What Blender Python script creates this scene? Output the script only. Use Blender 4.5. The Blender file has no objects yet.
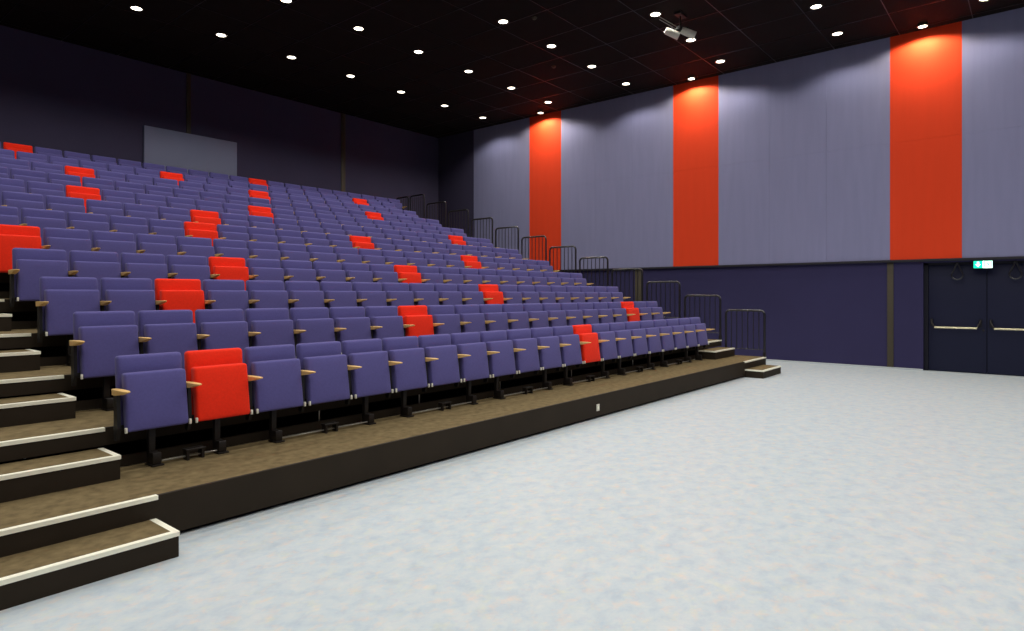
import bpy, bmesh, math, random
from mathutils import Vector, Matrix
random.seed(7)
PI = math.pi
scene = bpy.context.scene
COL = scene.collection

# ------------------------------------------------------------------ measurements (metres)
RISE, DEPTH = 0.3231, 0.9705          # tier rise and depth
YF, ZF = 4.55, 0.309                  # front edge of the lowest deck
XL, XR = 0.40, 14.04                  # deck ends
XS, PITCH = 1.818, 0.52               # first armrest centre, seat pitch
NROWS = 12
XW = 16.29                            # face of the right wall cladding
YB = 17.0                             # back wall
ZC = 7.36                             # ceiling
ZL = 2.41                             # bottom of upper cladding
XMIN, YMIN = -4.0, -6.0

def deck_z(k): return ZF + RISE * k
def deck_y(k): return YF + DEPTH * k

# ------------------------------------------------------------------ materials
def rgb(r, g, b):
    f = lambda c: (c / 255) / 12.92 if c / 255 <= 0.04045 else ((c / 255 + 0.055) / 1.055) ** 2.4
    return (f(r), f(g), f(b), 1)

def new_mat(name):
    m = bpy.data.materials.new(name); m.use_nodes = True
    nt = m.node_tree; b = nt.nodes['Principled BSDF']
    return m, nt, b

def mat(name, col, rough=0.6, metal=0.0, spec=0.5, noise=None, bump=None, sheen=0.0, emit=None, estr=0, col2=None):
    """plain procedural material; noise=(scale, amount) varies the colour, bump=(scale, strength)"""
    m, nt, b = new_mat(name)
    b.inputs['Base Color'].default_value = col
    b.inputs['Roughness'].default_value = rough
    b.inputs['Metallic'].default_value = metal
    b.inputs['Specular IOR Level'].default_value = spec
    if sheen: 
        b.inputs['Sheen Weight'].default_value = sheen
        b.inputs['Sheen Roughness'].default_value = 0.5
    if emit:
        b.inputs['Emission Color'].default_value = emit
        b.inputs['Emission Strength'].default_value = estr
    tc = nt.nodes.new('ShaderNodeTexCoord')
    if noise:
        n = nt.nodes.new('ShaderNodeTexNoise'); n.inputs['Scale'].default_value = noise[0]; n.inputs['Detail'].default_value = 6
        nt.links.new(tc.outputs['Object'], n.inputs['Vector'])
        r = nt.nodes.new('ShaderNodeValToRGB')
        a = noise[1]
        c2 = col2 or tuple(min(1, c * (1 + a)) for c in col[:3]) + (1,)
        c1 = tuple(c * (1 - a) for c in col[:3]) + (1,)
        r.color_ramp.elements[0].position = 0.3; r.color_ramp.elements[0].color = c1
        r.color_ramp.elements[1].position = 0.7; r.color_ramp.elements[1].color = c2
        nt.links.new(n.outputs['Fac'], r.inputs['Fac']); nt.links.new(r.outputs['Color'], b.inputs['Base Color'])
    if bump:
        n = nt.nodes.new('ShaderNodeTexNoise'); n.inputs['Scale'].default_value = bump[0]; n.inputs['Detail'].default_value = 4
        nt.links.new(tc.outputs['Object'], n.inputs['Vector'])
        bp = nt.nodes.new('ShaderNodeBump'); bp.inputs['Strength'].default_value = bump[1]; bp.inputs['Distance'].default_value = 0.01
        nt.links.new(n.outputs['Fac'], bp.inputs['Height']); nt.links.new(bp.outputs['Normal'], b.inputs['Normal'])
    return m

M = {}
M['violet'] = mat('violet_fabric', rgb(91, 86, 142), 0.95, spec=0.1, noise=(60, 0.05), bump=(400, 0.15), sheen=0.12)
M['red'] = mat('red_fabric', rgb(246, 50, 26), 0.95, spec=0.1, noise=(60, 0.05), bump=(400, 0.15), sheen=0.1)
M['wood'] = mat('beech_wood', rgb(240, 196, 122), 0.45, noise=(18, 0.12), spec=0.4)
M['black_metal'] = mat('black_metal', rgb(20, 17, 18), 0.5, spec=0.35)
M['grey_metal'] = mat('grey_metal', rgb(38, 33, 30), 0.45, metal=0.3)
M['white_plastic'] = mat('white_plastic', rgb(225, 222, 205), 0.5)
M['rail'] = mat('dark_rail_paint', rgb(22, 20, 23), 0.33, spec=0.7)
M['fascia'] = mat('dark_fascia', rgb(45, 37, 27), 0.7, noise=(3, 0.10), spec=0.2)
M['void'] = mat('black_void_panel', rgb(16, 13, 13), 0.9, spec=0.1)
M['cream'] = mat('cream_nosing', rgb(255, 250, 228), 0.45, noise=(8, 0.04))
M['groove'] = mat('groove_brown', rgb(120, 105, 80), 0.7)
M['steel'] = mat('steel', rgb(175, 172, 165), 0.35, metal=0.8)
M['brass'] = mat('pale_bar', rgb(235, 225, 185), 0.3, metal=0.35)
M['carpet'] = mat('olive_brown_carpet', rgb(116, 101, 72), 0.95, spec=0.08, noise=(13, 0.25), bump=(250, 0.3))
M['darkwall'] = mat('indigo_wall_paint', rgb(53, 49, 84), 0.8, spec=0.2, noise=(1.2, 0.04))
M['backwall'] = mat('dark_aubergine_paint', rgb(70, 65, 88), 0.85, spec=0.15, noise=(1.0, 0.04))
M['door'] = mat('navy_door_paint', rgb(19, 22, 50), 0.55, spec=0.3)
M['doorframe'] = mat('door_frame_paint', rgb(22, 21, 34), 0.55, spec=0.3)
M['olive'] = mat('olive_steel', rgb(66, 58, 42), 0.6, noise=(4, 0.06))
M['ledge'] = mat('black_trim', rgb(26, 23, 33), 0.6)
M['ceiling'] = mat('black_ceiling_tile', rgb(28, 22, 21), 0.9, spec=0.1, noise=(2, 0.06))
M['tbar'] = mat('ceiling_grid_bar', rgb(30, 23, 24), 0.35, spec=0.4)
M['glow'] = mat('lamp_glow', (1, 1, 1, 1), emit=(1, 0.9, 0.72, 1), estr=7)
M['ring'] = mat('lamp_ring', rgb(60, 54, 46), 0.4, metal=0.4)
M['whitehead'] = mat('white_lamp_head', rgb(235, 232, 215), 0.35)
M['booth'] = mat('slate_panel', rgb(132, 136, 160), 0.75, spec=0.2, noise=(1.5, 0.03))
M['green'] = mat('exit_green', rgb(0, 160, 120), 0.4, emit=rgb(20, 225, 170), estr=1.6)
M['exitwhite'] = mat('exit_white', rgb(240, 255, 248), 0.4, emit=rgb(225, 255, 245), estr=2.6)
M['cove'] = mat('cove_skirting', rgb(188, 194, 197), 0.6)

def cladding(name, col, amount=0.035):
    """painted board cladding: fine vertical weave with faint horizontal and vertical butt joints"""
    m, nt, b = new_mat(name); b.inputs['Roughness'].default_value = 0.8; b.inputs['Specular IOR Level'].default_value = 0.2
    tc = nt.nodes.new('ShaderNodeTexCoord')
    mp = nt.nodes.new('ShaderNodeMapping'); mp.inputs['Scale'].default_value = (1, 6, 0.6)
    nt.links.new(tc.outputs['Object'], mp.inputs['Vector'])
    n = nt.nodes.new('ShaderNodeTexNoise'); n.inputs['Scale'].default_value = 1.3; n.inputs['Detail'].default_value = 8
    nt.links.new(mp.outputs['Vector'], n.inputs['Vector'])
    r = nt.nodes.new('ShaderNodeValToRGB')
    r.color_ramp.elements[0].position = 0.3; r.color_ramp.elements[0].color = tuple(c * (1 - amount) for c in col[:3]) + (1,)
    r.color_ramp.elements[1].position = 0.7; r.color_ramp.elements[1].color = tuple(c * (1 + amount) for c in col[:3]) + (1,)
    nt.links.new(n.outputs['Fac'], r.inputs['Fac']); nt.links.new(r.outputs['Color'], b.inputs['Base Color'])
    n2 = nt.nodes.new('ShaderNodeTexNoise'); n2.inputs['Scale'].default_value = 120
    nt.links.new(mp.outputs['Vector'], n2.inputs['Vector'])
    bp = nt.nodes.new('ShaderNodeBump'); bp.inputs['Strength'].default_value = 0.12; bp.inputs['Distance'].default_value = 0.004
    nt.links.new(n2.outputs['Fac'], bp.inputs['Height']); nt.links.new(bp.outputs['Normal'], b.inputs['Normal'])
    return m
M['greypanel'] = cladding('slate_lilac_board', rgb(134, 134, 167))
M['redpanel'] = cladding('red_orange_board', rgb(226, 66, 30), 0.02)

def floor_mat():
    m, nt, b = new_mat('marbled_linoleum')
    b.inputs['Roughness'].default_value = 0.42; b.inputs['Specular IOR Level'].default_value = 0.35
    tc = nt.nodes.new('ShaderNodeTexCoord')
    mp = nt.nodes.new('ShaderNodeMapping'); mp.inputs['Rotation'].default_value = (0, 0, math.radians(40)); mp.inputs['Scale'].default_value = (7.5, 9.0, 1)
    nt.links.new(tc.outputs['Object'], mp.inputs['Vector'])
    def noise(scale, det=6, off=0.0):
        n = nt.nodes.new('ShaderNodeTexNoise'); n.inputs['Scale'].default_value = scale; n.inputs['Detail'].default_value = det
        n.inputs['Roughness'].default_value = 0.65; n.inputs['Distortion'].default_value = 0.25
        o = nt.nodes.new('ShaderNodeVectorMath'); o.operation = 'ADD'; o.inputs[1].default_value = (off, off * 1.7, 0)
        nt.links.new(mp.outputs['Vector'], o.inputs[0]); nt.links.new(o.outputs[0], n.inputs['Vector'])
        return n
    base = nt.nodes.new('ShaderNodeValToRGB')
    e = base.color_ramp.elements
    e[0].position = 0.25; e[0].color = rgb(176, 190, 202)
    e[1].position = 0.78; e[1].color = rgb(214, 216, 213)
    x = e.new(0.5); x.color = rgb(195, 206, 211)
    n1 = noise(0.9); nt.links.new(n1.outputs['Fac'], base.inputs['Fac'])
    prev = base.outputs['Color']
    for col, sc, off, lo, hi, amt in ((rgb(238, 205, 180), 1.3, 7.3, 0.52, 0.78, 0.6), (rgb(226, 222, 184), 1.1, 21.0, 0.54, 0.8, 0.45), (rgb(158, 186, 208), 1.6, 43.0, 0.54, 0.8, 0.4), (rgb(182, 178, 200), 2.1, 61.0, 0.55, 0.8, 0.4)):
        n = noise(sc, 8, off)
        mr = nt.nodes.new('ShaderNodeMapRange'); mr.inputs['From Min'].default_value = lo; mr.inputs['From Max'].default_value = hi; mr.inputs['To Max'].default_value = amt
        nt.links.new(n.outputs['Fac'], mr.inputs['Value'])
        mx = nt.nodes.new('ShaderNodeMix'); mx.data_type = 'RGBA'
        nt.links.new(mr.outputs['Result'], mx.inputs['Factor']); nt.links.new(prev, mx.inputs['A']); mx.inputs['B'].default_value = col
        prev = mx.outputs['Result']
    nt.links.new(prev, b.inputs['Base Color'])
    return m
M['floor'] = floor_mat()

# ------------------------------------------------------------------ geometry helpers
def box(bm, x0, x1, y0, y1, z0, z1, bev=0.0, seg=2):
    vs = [bm.verts.new((x, y, z)) for x in (x0, x1) for y in (y0, y1) for z in (z0, z1)]
    F = [(0, 1, 3, 2), (4, 6, 7, 5), (0, 4, 5, 1), (2, 3, 7, 6), (0, 2, 6, 4), (1, 5, 7, 3)]
    fs = [bm.faces.new([vs[i] for i in f]) for f in F]
    if bev:
        es = list({e for f in fs for e in f.edges})
        bmesh.ops.bevel(bm, geom=es, offset=bev, segments=seg, affect='EDGES', profile=0.5)
    return vs

def tube(bm, pts, r, n=8, cap=True):
    """round tube through a list of points"""
    pts = [Vector(p) for p in pts]
    rings = []
    up = None
    for i, p in enumerate(pts):
        if i == 0: t = pts[1] - p
        elif i == len(pts) - 1: t = p - pts[i - 1]
        else: t = (pts[i + 1] - p).normalized() + (p - pts[i - 1]).normalized()
        t.normalize()
        if up is None:
            up = Vector((1, 0, 0)) if abs(t.x) < 0.8 else Vector((0, 0, 1))
        a = (up - t * up.dot(t)).normalized(); bb = t.cross(a)
        rings.append([bm.verts.new(p + r * (math.cos(2 * PI * k / n) * a + math.sin(2 * PI * k / n) * bb)) for k in range(n)])
    for q, w in zip(rings, rings[1:]):
        for k in range(n):
            bm.faces.new((q[k], q[(k + 1) % n], w[(k + 1) % n], w[k]))
    if cap:
        bm.faces.new(rings[0][::-1]); bm.faces.new(rings[-1])

def lathe(bm, prof, n=20, M4=Matrix()):
    rings = []
    for r, z in prof:
        if r == 0: rings.append([bm.verts.new(M4 @ Vector((0, 0, z)))])
        else: rings.append([bm.verts.new(M4 @ Vector((r * math.cos(2 * PI * k / n), r * math.sin(2 * PI * k / n), z))) for k in range(n)])
    for q, w in zip(rings, rings[1:]):
        for k in range(n):
            k2 = (k + 1) % n
            if len(q) == 1: bm.faces.new((q[0], w[k], w[k2]))
            elif len(w) == 1: bm.faces.new((q[k], q[k2], w[0]))
            else: bm.faces.new((q[k], q[k2], w[k2], w[k]))

def prism(bm, poly, axis, a, b):
    """extrude a 2D polygon; axis 'x' -> polygon in (y,z)"""
    def P(u, v, t):
        return (t, u, v) if axis == 'x' else (u, t, v) if axis == 'y' else (u, v, t)
    A = [bm.verts.new(P(u, v, a)) for u, v in poly]; B = [bm.verts.new(P(u, v, b)) for u, v in poly]
    n = len(poly)
    bm.faces.new(A); bm.faces.new(B[::-1])
    for k in range(n): bm.faces.new((A[k], B[k], B[(k + 1) % n], A[(k + 1) % n]))

def finish(name, bm, m, parent=None, smooth=False, loc=None):
    bmesh.ops.recalc_face_normals(bm, faces=bm.faces)
    me = bpy.data.meshes.new(name); bm.to_mesh(me); bm.free()
    me.materials.append(m)
    if smooth:
        me.shade_smooth()
        if hasattr(me, 'set_sharp_from_angle'): me.set_sharp_from_angle(angle=math.radians(35))
    o = bpy.data.objects.new(name, me); COL.objects.link(o)
    if parent: o.parent = parent
    if loc: o.location = loc
    return o

def boxo(name, x0, x1, y0, y1, z0, z1, m, parent=None, bev=0.0):
    bm = bmesh.new(); box(bm, x0, x1, y0, y1, z0, z1, bev)
    return finish(name, bm, m, parent, smooth=bev > 0)

def thing(name, label, cat, loc=(0, 0, 0), group=None):
    o = bpy.data.objects.new(name, None); COL.objects.link(o); o.location = loc
    o.empty_display_size = 0.1
    return tag(o, label, cat, group)

def tag(o, label, cat, group=None):
    o['label'] = label; o['category'] = cat
    if group: o['group'] = group
    return o

def struct(o):
    o['kind'] = 'structure'; return o

def copy_tree(o, parent=None):
    c = o.copy(); COL.objects.link(c); c.parent = parent
    for ch in o.children: copy_tree(ch, c)
    return c

ORD = ['zeroth', 'first', 'second', 'third', 'fourth', 'fifth', 'sixth', 'seventh', 'eighth', 'ninth', 'tenth', 'eleventh', 'twelfth',
       'thirteenth', 'fourteenth', 'fifteenth', 'sixteenth', 'seventeenth', 'eighteenth', 'nineteenth', 'twentieth', 'twenty-first', 'twenty-second', 'twenty-third']
ROWN = ['front row', 'second row', 'third row', 'fourth row', 'fifth row', 'sixth row', 'seventh row', 'eighth row', 'ninth row', 'tenth row', 'eleventh row', 'back row']

# ------------------------------------------------------------------ room shell
struct(boxo('floor', XMIN, 16.9, YMIN, YB + 0.2, -0.1, 0.0, M['floor']))
struct(boxo('ceiling', XMIN, 16.9, YMIN, YB + 0.2, ZC, ZC + 0.1, M['ceiling']))
struct(boxo('wall_back', XMIN - 0.2, 16.9, YB, YB + 0.2, 0, ZC, M['backwall']))
struct(boxo('wall_left', XMIN - 0.2, XMIN, YMIN, YB, 0, ZC, M['darkwall']))
struct(boxo('wall_front', XMIN - 0.2, 16.9, YMIN - 0.2, YMIN, 0, ZC, M['darkwall']))
# right wall with its door opening
DY0, DY1, DZ = -0.24, 1.97, 2.33
bm = bmesh.new()
XWB = XW + 0.03
box(bm, XWB, 16.9, DY1, 15.21, 0, ZC)
box(bm, XWB, 16.9, YMIN, DY0, 0, ZC)
box(bm, XWB, 16.9, DY0, DY1, DZ, ZC)
struct(finish('wall_right', bm, M['darkwall']))
struct(boxo('wall_right_rear', XWB, 16.9, 15.2105, YB, 0, ZC, M['backwall']))
# upper wall cladding: seven boards, three of them red
bands = [(12.75, 15.21, 'greypanel', 'slate grey wall panel at the far end, between dark corner and leftmost red panel'),
         (11.50, 12.75, 'redpanel', 'narrow red-orange wall panel, leftmost and farthest of the three red ones'),
         (7.76, 11.50, 'greypanel', 'wide slate grey wall panel between the leftmost and middle red panels'),
         (6.49, 7.76, 'redpanel', 'red-orange wall panel, middle one of the three red ones'),
         (2.59, 6.49, 'greypanel', 'wide slate grey wall panel between the middle and rightmost red panels'),
         (1.28, 2.59, 'redpanel', 'broad red-orange wall panel beside the doors, rightmost of the three red ones'),
         (-2.62, 1.28, 'greypanel', 'slate grey wall panel above the double door and exit sign'),
         (-3.90, -2.62, 'redpanel', 'red-orange wall panel beyond the double door'),
         (YMIN, -3.90, 'greypanel', 'slate grey wall panel at the near end of the wall')]
for a, b_, mk, lab in bands:
    bm = bmesh.new()
    n = max(1, round((b_ - a) / 1.3)) if mk == 'greypanel' else 1
    w = (b_ - a) / n
    zs = [ZL, 5.0, ZC]
    for i in range(n):
        for z0, z1 in zip(zs, zs[1:]):
            box(bm, XW, XWB + 0.005, a + i * w + 0.0012, a + (i + 1) * w - 0.0012, z0 + 0.0012, z1 - 0.0012)
    o = finish('wall_panel', bm, M[mk]); tag(o, lab, 'wall panel', 'cladding panels along the upper right wall')
t = struct(boxo('trim_1', XW - 0.035, XWB + 0.01, YMIN, 15.21, ZL - 0.055, ZL - 0.002, M['ledge'], bev=0.004))
# olive steel strips set in the walls
for n_, (y0, y1) in enumerate(((2.525, 2.65), (8.74, 8.94))):
    struct(boxo(f'trim_{2 + n_}', XW + 0.012, XWB + 0.01, y0, y1, 0.0, ZL - 0.055, M['olive'], bev=0.003))
for n_, (x0, x1) in enumerate(((7.36, 7.47), (12.09, 12.25))):
    struct(boxo(f'trim_{4 + n_}', x0, x1, YB - 0.02, YB + 0.01, 0.0, ZC, M['olive'], bev=0.003))
# skirting
struct(boxo('baseboard_right', XW - 0.002, XWB + 0.01, DY1, YB, 0.0, 0.035, M['cove'], bev=0.003))

# double door in the recess
XD = XW + 0.13
bm = bmesh.new()
box(bm, XD, XD + 0.1, DY0, DY0 + 0.08, 0, DZ); box(bm, XD, XD + 0.1, DY1 - 0.08, DY1, 0, DZ); box(bm, XD, XD + 0.1, DY0, DY1, DZ - 0.05, DZ)
struct(finish('trim_6', bm, M['doorframe']))
for n_, (y0, y1, arms) in enumerate(((0.87, 1.89, 1), (-0.16, 0.865, -1))):
    d = struct(boxo(f'door_{n_ + 1}', XD + 0.02, XD + 0.075, y0 + 0.004, y1 - 0.004, 0.012, DZ - 0.055, M['door'], bev=0.003))
    # push bar: bar, two curved arms, pivot boxes
    b0, b1 = y0 + 0.16, y1 - 0.12
    bm = bmesh.new(); tube(bm, [(XD - 0.085, b0, 0.945), (XD - 0.085, b1, 0.945)], 0.02, 10)
    pb = finish('push_bar', bm, M['brass'], d, True); pb['label'] = 'pale metal push bar'
    for yy, s in ((b0, 1), (b1, -1)):
        bm = bmesh.new()
        tube(bm, [(XD + 0.015, yy - s * 0.055, 1.10), (XD - 0.025, yy - s * 0.058, 1.09), (XD - 0.06, yy - s * 0.045, 1.04), (XD - 0.08, yy - s * 0.02, 0.985), (XD - 0.085, yy, 0.945)], 0.018, 8)
        finish('bar_arm', bm, M['grey_metal'], pb, True)
        boxo('pivot_box', XD - 0.012, XD + 0.022, yy - s * 0.055 - 0.025, yy - s * 0.055 + 0.025, 0.96, 1.13, M['doorframe'], pb, 0.006)
    if n_ == 0:
        bm = bmesh.new(); lathe(bm, [(0, 0), (0.022, 0), (0.022, 0.012), (0, 0.014)], 16, Matrix.Translation((XD + 0.022, y0 + 0.055, 0.90)) @ Matrix.Rotation(-PI / 2, 4, 'Y'))
        finish('lock_cylinder', bm, M['grey_metal'], d, True)
# hanging cable loops
for yy, lab in ((1.365, 'dark cable loop hanging at the top of the left door'), (0.40, 'dark cable loop hanging at the top of the right door')):
    th = thing('cable_loop', lab, 'cable', (XW + 0.06, yy, 0), 'cable loops above the double door')
    bm = bmesh.new()
    pts = [(0, 0.005, 2.30)]
    for k in range(0, 19):
        a = math.radians(155 + (385 - 155) * k / 18)
        pts.append((0.0, 0.095 * -math.cos(a), 2.045 + 0.095 * math.sin(a) if math.sin(a) < 0.4 else 2.08))
    pts = [(0, 0.006, 2.31), (0, 0.045, 2.20), (0, 0.088, 2.10)] + [(0, 0.1 * math.cos(a), 2.06 + 0.1 * math.sin(a)) for a in [math.radians(d_) for d_ in range(0, -181, -20)]] + [(0, -0.088, 2.10), (0, -0.045, 2.20), (0, -0.006, 2.31)]
    tube(bm, pts, 0.014, 8); finish('cable', bm, M['rail'], th, True)
    boxo('hook_plate', -0.012, 0.012, -0.02, 0.02, 2.29, 2.335, M['grey_metal'], th, 0.003)

# exit sign
ex = thing('exit_sign', 'lit green and white exit sign above the middle of the double door', 'sign', (XW - 0.02, 0.925, 2.19))
boxo('sign_housing', -0.005, 0.045, -0.165, 0.165, -0.008, 0.155, M['ledge'], ex, 0.004)
boxo('green_face', -0.011, -0.004, 0.005, 0.155, 0.0, 0.145, M['green'], ex)
wf = boxo('white_face', -0.011, -0.004, -0.155, 0.003, 0.0, 0.145, M['exitwhite'], ex)
bm = bmesh.new()      # white arrow on the green half, pointing down
prism(bm, [(0.098, 0.128), (0.062, 0.128), (0.062, 0.078), (0.035, 0.078), (0.080, 0.022), (0.125, 0.078), (0.098, 0.078)], 'x', -0.0145, -0.011)
finish('arrow_symbol', bm, M['exitwhite'], ex)
bm = bmesh.new()      # green running figure in a doorway on the white half
for pl in ([(-0.02, 0.012), (-0.035, 0.012), (-0.035, 0.132), (-0.13, 0.132), (-0.13, 0.012), (-0.145, 0.012), (-0.145, 0.142), (-0.02, 0.142)],):
    prism(bm, pl, 'x', -0.0145, -0.011)
finish('doorway_symbol', bm, M['green'], ex)
bm = bmesh.new()
lathe(bm, [(0, 0), (0.011, 0), (0.011, 0.003), (0, 0.003)], 12, Matrix.Translation((-0.0115, -0.085, 0.114)) @ Matrix.Rotation(-PI / 2, 4, 'Y'))
prism(bm, [(-0.07, 0.098), (-0.098, 0.098), (-0.102, 0.06), (-0.078, 0.06)], 'x', -0.0145, -0.011)
prism(bm, [(-0.078, 0.062), (-0.09, 0.062), (-0.06, 0.02), (-0.05, 0.026)], 'x', -0.0145, -0.011)
prism(bm, [(-0.092, 0.062), (-0.102, 0.062), (-0.122, 0.03), (-0.115, 0.024)], 'x', -0.0145, -0.011)
prism(bm, [(-0.07, 0.098), (-0.05, 0.074), (-0.056, 0.07), (-0.076, 0.088)], 'x', -0.0145, -0.011)
finish('running_figure_symbol', bm, M['green'], ex)

# big slate panel on the back wall behind the top row
o = boxo('booth_panel', 6.33, 8.67, YB - 0.08, YB - 0.001, 4.45, 5.79, M['booth'], bev=0.003)
tag(o, 'large slate blue rectangular panel on the dark back wall above the top row', 'panel')

# ------------------------------------------------------------------ ceiling grid, lamps
bm = bmesh.new()
TX, TY = 1.1413, 1.309
y = 6.33 - TY * 9
while y < YB:
    if y > YMIN: box(bm, XMIN, 16.29, y - 0.007, y + 0.007, ZC - 0.006, ZC + 0.002)
    y += TY
x = 14.9 - TX * 16
while x < 16.29:
    if x > XMIN: box(bm, x - 0.007, x + 0.007, YMIN, YB, ZC - 0.0065, ZC + 0.002)
    x += TX
struct(finish('trim_7', bm, M['tbar']))

LX = [15.33 - 1.712 * i for i in range(11)]
LY = [13.91 - 2.617 * j for j in range(8)]
bm = bmesh.new(); lathe(bm, [(0.098, 0.0), (0.125, 0.0), (0.125, -0.010), (0.112, -0.016), (0.098, -0.010), (0.098, 0.0)], 24)
ring_me = finish('lamp_ring', bm, M['ring'], None, True)
bm = bmesh.new(); lathe(bm, [(0, -0.016), (0.05, -0.014), (0.098, -0.006), (0.098, 0.0), (0, 0.0)], 24)
lens_me = finish('lens', bm, M['glow'], None, True)
ld = bpy.data.lights.new('downlight', 'SPOT'); ld.energy = 96; ld.spot_size = math.radians(142); ld.spot_blend = 0.42; ld.shadow_soft_size = 0.07
ld.color = (1.0, 0.975, 0.935)
proto = thing('ceiling_downlight', '', 'ceiling light', (0, 0, 0), 'recessed downlights in the black ceiling')
ring_me.parent = proto; lens_me.parent = proto
L = bpy.data.objects.new('downlight_beam', ld); COL.objects.link(L); L.parent = proto; L.location = (0, 0, -0.03)
dim = ld.copy(); dim.energy = ld.energy * 0.8
first = True
for i, lx in enumerate(LX):
    for j, ly in enumerate(LY):
        o = proto if first else copy_tree(proto); first = False
        o.location = (lx, ly, ZC)
        if i < 2 and j > 3: next(c for c in o.children if c.type == 'LIGHT').data = dim
        o['label'] = (f'lit round downlight, {ORD[i + 1]} from the panelled wall, {ORD[j + 1]} line from back wall' if i else
                      f'lit round downlight nearest the panelled wall, {ORD[j + 1]} line from back wall')
# three wall washers over the red panels (one more beyond the frame)
wd = bpy.data.lights.new('washer', 'SPOT'); wd.energy = 160; wd.spot_size = math.radians(160); wd.spot_blend = 0.35; wd.shadow_soft_size = 0.05
wd.color = (1.0, 0.90, 0.70)
for wy, lab in ((12.02, 'lit wall washer spot over the leftmost red panel'), (7.07, 'lit wall washer spot over the middle red panel'),
                (1.93, 'lit wall washer spot over the rightmost red panel'), (-3.2, 'lit wall washer spot over the red panel beyond the door')):
    th = thing('wall_washer', lab, 'ceiling light', (15.92, wy, ZC), 'wall washer spots over the red panels')
    bm = bmesh.new(); lathe(bm, [(0.0, 0.0), (0.10, 0.0), (0.10, -0.06), (0.085, -0.065), (0.085, -0.05), (0, -0.05)], 24)
    finish('housing', bm, M['ring'], th, True)
    bm = bmesh.new(); lathe(bm, [(0, -0.075), (0.05, -0.072), (0.084, -0.062), (0.084, -0.052), (0, -0.052)], 24)
    finish('lens', bm, M['glow'], th, True)
    L = bpy.data.objects.new('washer_beam', wd); COL.objects.link(L); L.parent = th; L.location = (0, 0, -0.09)
    L.rotation_euler = (0, 0, 0)

# hanging pair of white spot heads under the ceiling
sp = thing('ceiling_spotlight_cluster', 'cluster of two white lamp heads on a dark bracket under the black ceiling', 'ceiling light', (12.22, 5.66, ZC - 0.12))
bm = bmesh.new(); box(bm, -0.16, 0.16, -0.07, 0.07, 0.07, 0.12, 0.006); tube(bm, [(0, 0, 0.07), (0, 0, -0.2)], 0.02); box(bm, -0.12, 0.14, -0.05, 0.05, -0.24, -0.16, 0.01)
finish('mounting_bracket', bm, M['black_metal'], sp)
bm = bmesh.new()
for dz in (0.0, 0.055): tube(bm, [(-0.10, 0.03, -0.17 - dz), (-0.62, 0.16, -0.10 - dz)], 0.008, 6)
finish('stay_rods', bm, M['steel'], sp)
for dx, dy, tilt in ((-0.10, 0.14, -0.9), (0.09, -0.12, -0.7)):
    R_ = Matrix.Translation((dx, dy, -0.27)) @ Vector((0.60, -0.70, -0.38)).to_track_quat('Z', 'Y').to_matrix().to_4x4()
    bm = bmesh.new(); lathe(bm, [(0, -0.15), (0.055, -0.15), (0.07, -0.12), (0.08, 0.13), (0.085, 0.15), (0.072, 0.15), (0.06, 0.02), (0, 0.02)], 20, R_)
    hd = finish('lamp_head', bm, M['whitehead'], sp, True); hd['label'] = 'white cylindrical lamp head'
    bm = bmesh.new(); box(bm, dx - 0.015, dx + 0.015, dy - 0.015, dy + 0.015, -0.25, -0.16, 0.004); finish('yoke', bm, M['black_metal'], hd)

# small detectors on the ceiling
for (dx, dy), lab in (((10.45, 8.05), 'small round grey detector on the black ceiling, left one of two'), ((13.0, 9.4), 'small round detector on the black ceiling, right one of two')):
    th = thing('ceiling_detector', lab, 'detector', (dx, dy, ZC), 'detectors on the ceiling')
    bm = bmesh.new(); lathe(bm, [(0, 0), (0.055, 0), (0.055, -0.02), (0.035, -0.045), (0, -0.05)], 20); finish('detector_body', bm, M['olive'], th, True)

# ------------------------------------------------------------------ tribune decks
def nosing(bm, x0, x1, yf, zt):
    """aluminium strip folded over a front edge"""
    prism(bm, [(yf - 0.006, zt - 0.027), (yf - 0.006, zt + 0.0004), (yf + 0.016, zt + 0.0008), (yf + 0.018, zt + 0.0002), (yf + 0.022, zt + 0.0002), (yf + 0.024, zt + 0.0008), (yf + 0.036, zt + 0.0004), (yf + 0.036, zt), (yf, zt), (yf, zt - 0.027)], 'x', x0, x1)

def nosing_side(bm, xf, s, y0, y1, zt):
    """strip along a side edge; s=+1 when the edge faces +x"""
    prism(bm, [(xf + s * 0.006, zt - 0.027), (xf + s * 0.006, zt + 0.0004), (xf - s * 0.034, zt + 0.0004), (xf - s * 0.034, zt), (xf, zt), (xf, zt - 0.027)], 'y', y0, y1)

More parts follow.
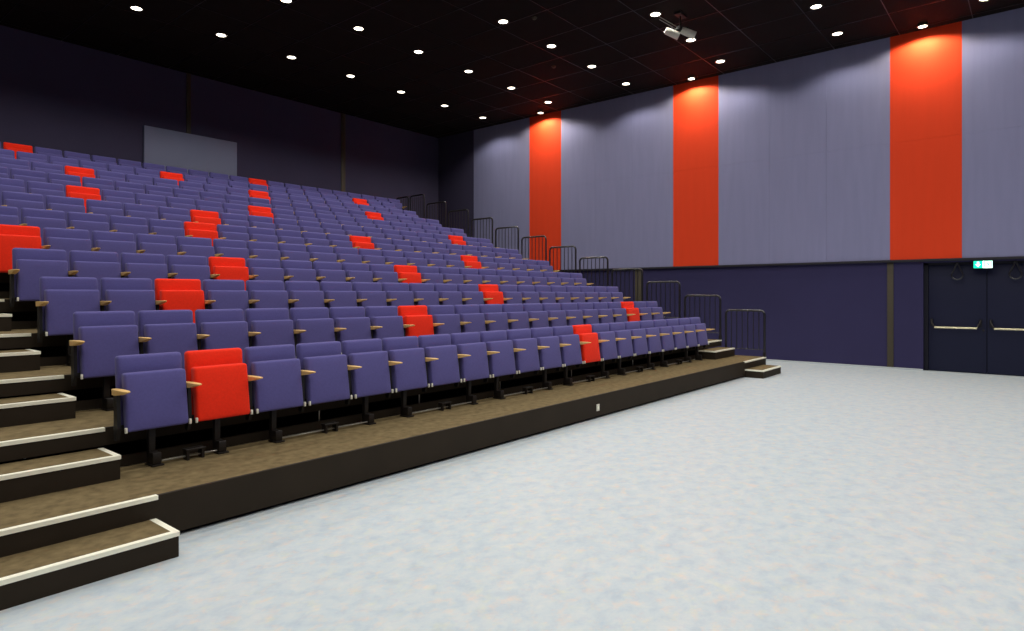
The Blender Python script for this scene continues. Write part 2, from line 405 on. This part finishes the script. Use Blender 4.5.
for k in range(NROWS):
    y0, zt = deck_y(k), deck_z(k)
    y1 = deck_y(k + 1) - 0.0005 if k < NROWS - 1 else YB - 0.006
    lab = {0: 'lowest long carpeted deck of the seating stand with the full-height dark front board',
           NROWS - 1: 'topmost carpeted deck of the seating stand against the back wall'}.get(k, f'carpeted deck of the seating stand carrying the {ROWN[k]} of seats')
    t = thing('seating_deck', lab, 'seating platform', (0, y0, 0), 'stepped decks of the seating stand')
    def B(name, x0, x1, a, b, z0, z1, m, bev=0.0): return boxo(name, x0, x1, a - 0, b - 0, z0, z1, m, t, bev)
    Y = y1 - y0
    B('deck_floor', XL, XR, 0.0305, Y, zt - 0.03, zt, M['carpet'])
    if k == 0:
        B('front_board', XL, XR, 0.001, 0.03, 0.03, zt - 0.0005, M['fascia'])
        B('kick_board', XL + 0.02, XR - 0.02, 0.06, 0.08, 0.0, 0.1, M['void'])
    else:
        B('front_board', XL, XR, 0.001, 0.03, zt - 0.135, zt - 0.0005, M['fascia'])
    if k:
        B('kick_board', XL + 0.01, XR - 0.01, 0.004, 0.024, zt - RISE + 0.0005, zt - RISE + 0.085, M['fascia'])
        B('rear_closure', XL + 0.01, XR - 0.01, 0.32, 0.34, zt - RISE, zt - 0.031, M['void'])
    B('side_board', XR - 0.025, XR - 0.002, 0.03, Y, 0.0 if k == 0 else zt - 0.134, zt - 0.031, M['fascia'])
    B('side_board', XL + 0.002, XL + 0.025, 0.03, Y, 0.0 if k == 0 else zt - 0.134, zt - 0.031, M['fascia'])
    for a, b_ in ((XL, 1.786), (12.76, XR)):
        bm = bmesh.new(); nosing(bm, a, b_, 0.0, zt); n = finish('nosing', bm, M['cream'], t); n['label'] = 'cream metal edge strip'
    if k:
        for sx in (1.30, 3.71, 5.05, 6.49, 8.18, 10.10, 12.37):
            bm = bmesh.new(); tube(bm, [(sx, 0.06, deck_z(k - 1) + (0.174 if sx < 1.7 else 0.0)), (sx, 0.06, zt - 0.131)], 0.008, 6)
            s_ = finish('support_rod', bm, M['steel'], t, True); s_['label'] = 'thin steel rod under the deck edge'
    # intermediate steps in both aisles
    for side, (a, b_) in (('left', (XL + 0.05, 1.768)), ('right', (12.77, 13.86))):
        zb = 0.0 if k == 0 else deck_z(k - 1)
        zs_ = 0.159 + RISE * k
        yf = y0 - 0.361
        where = 'on the floor before lowest deck' if k == 0 else f'climbing from the {ROWN[k - 1]} to the {ROWN[k]}'
        st = thing('aisle_step', f'dark {side} aisle step with cream edge, {where}', 'step', (0, yf, 0), f'boxed steps of the {side} aisle')
        boxo('step_body', a, b_, 0, 0.36, zb + 0.001, zs_ - 0.006, M['fascia'], st)
        boxo('tread', a, b_, 0.0, 0.36, zs_ - 0.006, zs_, M['carpet'], st)
        bm = bmesh.new(); nosing(bm, a, b_, 0.0, zs_)
        if side == 'left': nosing_side(bm, b_, 1, 0.0, 0.36, zs_)
        else: nosing_side(bm, a, -1, 0.0, 0.36, zs_); 
        n = finish('nosing', bm, M['cream'], st); n['label'] = 'cream metal edge strip'

# socket in the front board
sk = thing('wall_socket', 'small cream socket plate in the dark front board of the lowest deck', 'socket', (7.29, YF + 0.002, 0.145))
boxo('socket_plate', -0.034, 0.034, -0.009, 0.0, -0.045, 0.045, M['white_plastic'], sk, 0.003)
bm = bmesh.new(); lathe(bm, [(0, 0), (0.018, 0), (0.020, 0.003), (0.0, 0.003)], 16, Matrix.Translation((0, -0.0085, 0)) @ Matrix.Rotation(PI / 2, 4, 'X'))
finish('socket_insert', bm, M['cream'], sk, True)

# ------------------------------------------------------------------ side railings
def arc(cx, cz, r, a0, a1, n=6):
    return [(0, cx + r * math.cos(math.radians(a0 + (a1 - a0) * i / n)), cz + r * math.sin(math.radians(a0 + (a1 - a0) * i / n))) for i in range(n + 1)]

def railing(x, y, zdeck, length, nbars, label):
    t = thing('side_railing', label, 'railing', (x, y, zdeck), 'railings along the right side of the seating stand')
    H, R = 0.99, 0.09
    bm = bmesh.new()
    pts = [(0, 0, 0.0), (0, 0, H - R)] + arc(R, H - R, R, 180, 90)[1:] + arc(length - R, H - R, R, 90, 0) + [(0, length, 0.0)]
    tube(bm, pts, 0.024, 10); finish('tube_frame', bm, M['rail'], t, True)
    bm = bmesh.new(); tube(bm, [(0, 0.018, 0.152), (0, length - 0.018, 0.152)], 0.009, 8); finish('lower_rail', bm, M['rail'], t, True)
    for i in range(nbars):
        yy = length * (i + 1) / (nbars + 1)
        bm = bmesh.new(); tube(bm, [(0, yy, 0.155), (0, yy, H - 0.014)], 0.0095, 6); finish('bar', bm, M['rail'], t, True)
    for yy in (0, length):
        bm = bmesh.new(); box(bm, -0.028, 0.028, yy - 0.028, yy + 0.028, 0, 0.10, 0.004); finish('post_socket', bm, M['black_metal'], t, True)
for k in range(NROWS):
    lab = {0: 'dark tubular railing nearest the camera, standing on the right end of the lowest deck',
           NROWS - 1: 'dark tubular railing at the front of the topmost deck, second smallest in the line'}.get(k, f'dark tubular railing at the right end of the {ROWN[k]}, {ORD[k + 1]} up the stand')
    railing(XR - 0.03, deck_y(k) + 0.02, deck_z(k), 0.84 if k < NROWS - 1 else 0.66, 6, lab)
railing(XR - 0.03, deck_y(NROWS - 1) + 0.78, deck_z(NROWS - 1), 0.60, 4, 'farthest dark tubular railing, at the rear corner of the topmost deck')

# ------------------------------------------------------------------ seats
# local frame: x=0 at the left armrest centre, y=0 at the deck's front edge, z=0 on the deck
def leaning_box(x0, x1, zb, zt, yb, yt, th, bev, dome=0.0):
    """upright cushion whose front face runs from (yb,zb) to (yt,zt); thickness th behind it"""
    bm = bmesh.new()
    nx, nz = 6, 6
    F, K = [], []
    for layer, arr in ((0, F), (1, K)):
        for iz in range(nz + 1):
            for ix in range(nx + 1):
                u, v = ix / nx, iz / nz
                y = yb + (yt - yb) * v + (th if layer else -dome * math.sin(PI * u) ** 0.6 * math.sin(PI * min(1, v * 1.0)) ** 0.6 if 0 < u < 1 and 0 < v < 1 else 0)
                if layer: y = yb + (yt - yb) * v + th
                arr.append(bm.verts.new((x0 + (x1 - x0) * u, y, zb + (zt - zb) * v)))
    W = nx + 1
    for iz in range(nz):
        for ix in range(nx):
            a = iz * W + ix
            bm.faces.new((F[a], F[a + 1], F[a + W + 1], F[a + W])); bm.faces.new((K[a], K[a + W], K[a + W + 1], K[a + 1]))
    def side(idx):
        for p, q in zip(idx, idx[1:]): bm.faces.new((F[p], K[p], K[q], F[q]))
    side([i for i in range(W)]); side([nz * W + i for i in range(W)][::-1])
    side([iz * W for iz in range(nz + 1)][::-1]); side([iz * W + nx for iz in range(nz + 1)])
    bmesh.ops.recalc_face_normals(bm, faces=bm.faces)
    es = [e for e in bm.edges if len(e.link_faces) == 2 and e.calc_face_angle() > math.radians(50)]
    bmesh.ops.bevel(bm, geom=es, offset=bev, segments=3, affect='EDGES', profile=0.5)
    return bm

ARM_Z = 0.622
def make_seat(kind, pedestal, right_arm):
    t = thing('tip_up_seat', '', 'seat')
    f = M[kind]
    finish('backrest', leaning_box(0.030, 0.514, 0.30, 0.868, 0.855, 0.905, 0.08, 0.028, 0.008), f, t, True)
    finish('seat_cushion', leaning_box(0.039, 0.491, 0.304, 0.742, 0.722, 0.785, 0.085, 0.020, 0.010), f, t, True)
    bm = bmesh.new()       # shell plates behind the back and the beam carrying the seat
    prism(bm, [(0.935, 0.33), (0.975, 0.83), (0.985, 0.83), (0.945, 0.33)], 'x', 0.045, 0.475)
    finish('back_shell', bm, M['black_metal'], t)
    boxo('carrying_beam', 0.0, 0.494, 0.85, 0.90, 0.305, 0.345, M['black_metal'], t, 0.004)
    for ax in ([0.0, PITCH] if right_arm else [0.0]):
        # wooden armrest: flat on top, deep at the back, running out to a thin tip in front
        bm = bmesh.new()
        st_ = [(0.60, 0.012, 0.007, 0.0), (0.612, 0.018, 0.008, -0.003), (0.65, 0.026, 0.008, -0.010), (0.70, 0.0275, 0.008, -0.022), (0.77, 0.0275, 0.007, -0.036), (0.82, 0.026, 0.006, -0.040), (0.868, 0.022, 0.005, -0.040)]
        rings = [[bm.verts.new((ax + sx_ * hw, yy, ARM_Z + zz)) for sx_, zz in ((-1, zt_ - 0.003), (-0.85, zt_), (0.85, zt_), (1, zt_ - 0.003), (0.9, zb_), (-0.9, zb_))] for yy, hw, zt_, zb_ in st_]
        for q_, w_ in zip(rings, rings[1:]):
            for c_ in range(6): bm.faces.new((q_[c_], q_[(c_ + 1) % 6], w_[(c_ + 1) % 6], w_[c_]))
        bm.faces.new(rings[0][::-1]); bm.faces.new(rings[-1])
        a = finish('armrest', bm, M['wood'], t, True); a['label'] = 'pale wooden armrest'
        bm = bmesh.new()       # side standard under the armrest
        prism(bm, [(0.79, ARM_Z - 0.034), (0.853, ARM_Z - 0.038), (0.85, 0.24), (0.80, 0.24), (0.775, 0.33)], 'x', ax - 0.013, ax + 0.013)
        finish('side_standard', bm, M['black_metal'], t)
    for cx in (0.029, 0.497):
        c = boxo('end_cap', cx - 0.008, cx + 0.008, 0.716, 0.735, 0.302, 0.342, M['white_plastic'], t, 0.002)
        c['label'] = 'small white hinge cap'
    if pedestal:
        bm = bmesh.new(); box(bm, 0.236, 0.284, 0.85, 0.895, 0.05, 0.31, 0.003)
        p = finish('pedestal', bm, M['grey_metal'], t, True)
        bm = bmesh.new(); box(bm, 0.225, 0.315, 0.76, 0.90, 0.0, 0.012, 0.002); box(bm, 0.235, 0.30, 0.775, 0.90, 0.012, 0.105, 0.008)
        finish('foot_block', bm, M['grey_metal'], p, True)
    return t

REDS = {0: [1, 12], 1: [7, 18], 2: [2, 12], 3: [4, 10], 4: [0, 15], 5: [5, 11], 6: [6, 18], 7: [3, 9], 8: [16], 9: [4, 11], 10: [8, 18], 11: [3, 13]}
protos = {}
def has_pedestal(j): return j == 0 or j % 3 != 0

def seat_label(k, j, n, red):
    row = ROWN[k]; rs = REDS[k]
    if red:
        if len(rs) == 1: return f'red fabric folding seat, the only red one in the {row}'
        return f'red fabric folding seat, {"left" if j == rs[0] else "right"} one of the two red seats in the {row}'
    if j == n - 1: return f'violet folding seat at the right end of the {row}'
    if j == 0 and k < 4: return f'violet folding seat at the left end of the {row}'
    d, r = min((abs(j - q), q) for q in rs)
    side = 'left' if j < r else 'right'
    which = 'only' if len(rs) == 1 else ('left' if r == rs[0] else 'right')
    if d == 1: return f'violet folding seat, {row}, directly {side} of its {which} red seat'
    return f'violet folding seat, {row}, {ORD[d]} to the {side} of its {which} red seat'

for k in range(NROWS):
    n = 23 if k == NROWS - 1 else 21
    for j in range(n):
        red = j in REDS[k]
        key = ('red' if red else 'violet', has_pedestal(j) or k == NROWS - 1, j == n - 1)
        if key in protos: o = copy_tree(protos[key])
        else: o = protos[key] = make_seat(*key)
        o.location = (XS + PITCH * j, deck_y(k), deck_z(k) + 0.0012)
        o['label'] = seat_label(k, j, n, red)
        o['group'] = f'folding seats of the {ROWN[k]}'

# floor linkages between the pedestals of the front row
for a, b_ in [(0, 1), (2, 4), (5, 7), (8, 10), (11, 13), (14, 16), (17, 19)]:
    x0, x1 = XS + PITCH * a + 0.31, XS + PITCH * b_ + 0.23
    xm = (x0 + x1) / 2 + 0.03
    t = thing('floor_linkage', f'thin steel rod with black clip on the deck, between {ORD[a + 1]} and {ORD[b_ + 1]} front row seats', 'rod', (0, YF + 0.80, ZF), 'rods between the feet of the front row')
    bm = bmesh.new(); tube(bm, [(x0, 0, 0.030), (x1, 0, 0.030)], 0.007, 6); finish('rod', bm, M['steel'], t, True)
    bm = bmesh.new(); box(bm, xm - 0.07, xm - 0.05, -0.035, 0.035, 0, 0.075); box(bm, xm + 0.05, xm + 0.07, -0.035, 0.035, 0, 0.075); box(bm, xm - 0.08, xm + 0.08, -0.04, 0.04, 0.075, 0.09, 0.003)
    finish('clip_bracket', bm, M['grey_metal'], t)

# ------------------------------------------------------------------ camera, world, view
cam = bpy.data.cameras.new('camera'); co = bpy.data.objects.new('camera', cam); COL.objects.link(co)
cam.sensor_width = 36; cam.sensor_fit = 'HORIZONTAL'
cam.lens = 639.8 / 1024 * 36
cam.shift_y = -(315.5 - 294.12) / 1024
co.location = (0, 0, 1.6544); co.rotation_euler = (PI / 2, 0, 0.6913 - PI / 2)
scene.camera = co
w = bpy.data.worlds.new('world'); scene.world = w; w.use_nodes = True
w.node_tree.nodes['Background'].inputs[0].default_value = (0.02, 0.02, 0.025, 1)
w.node_tree.nodes['Background'].inputs[1].default_value = 0.2
scene.view_settings.view_transform = 'Standard'
scene.view_settings.look = 'None'
scene.view_settings.exposure = 0.0
scene.view_settings.gamma = 1
scene.view_settings.use_curve_mapping = False
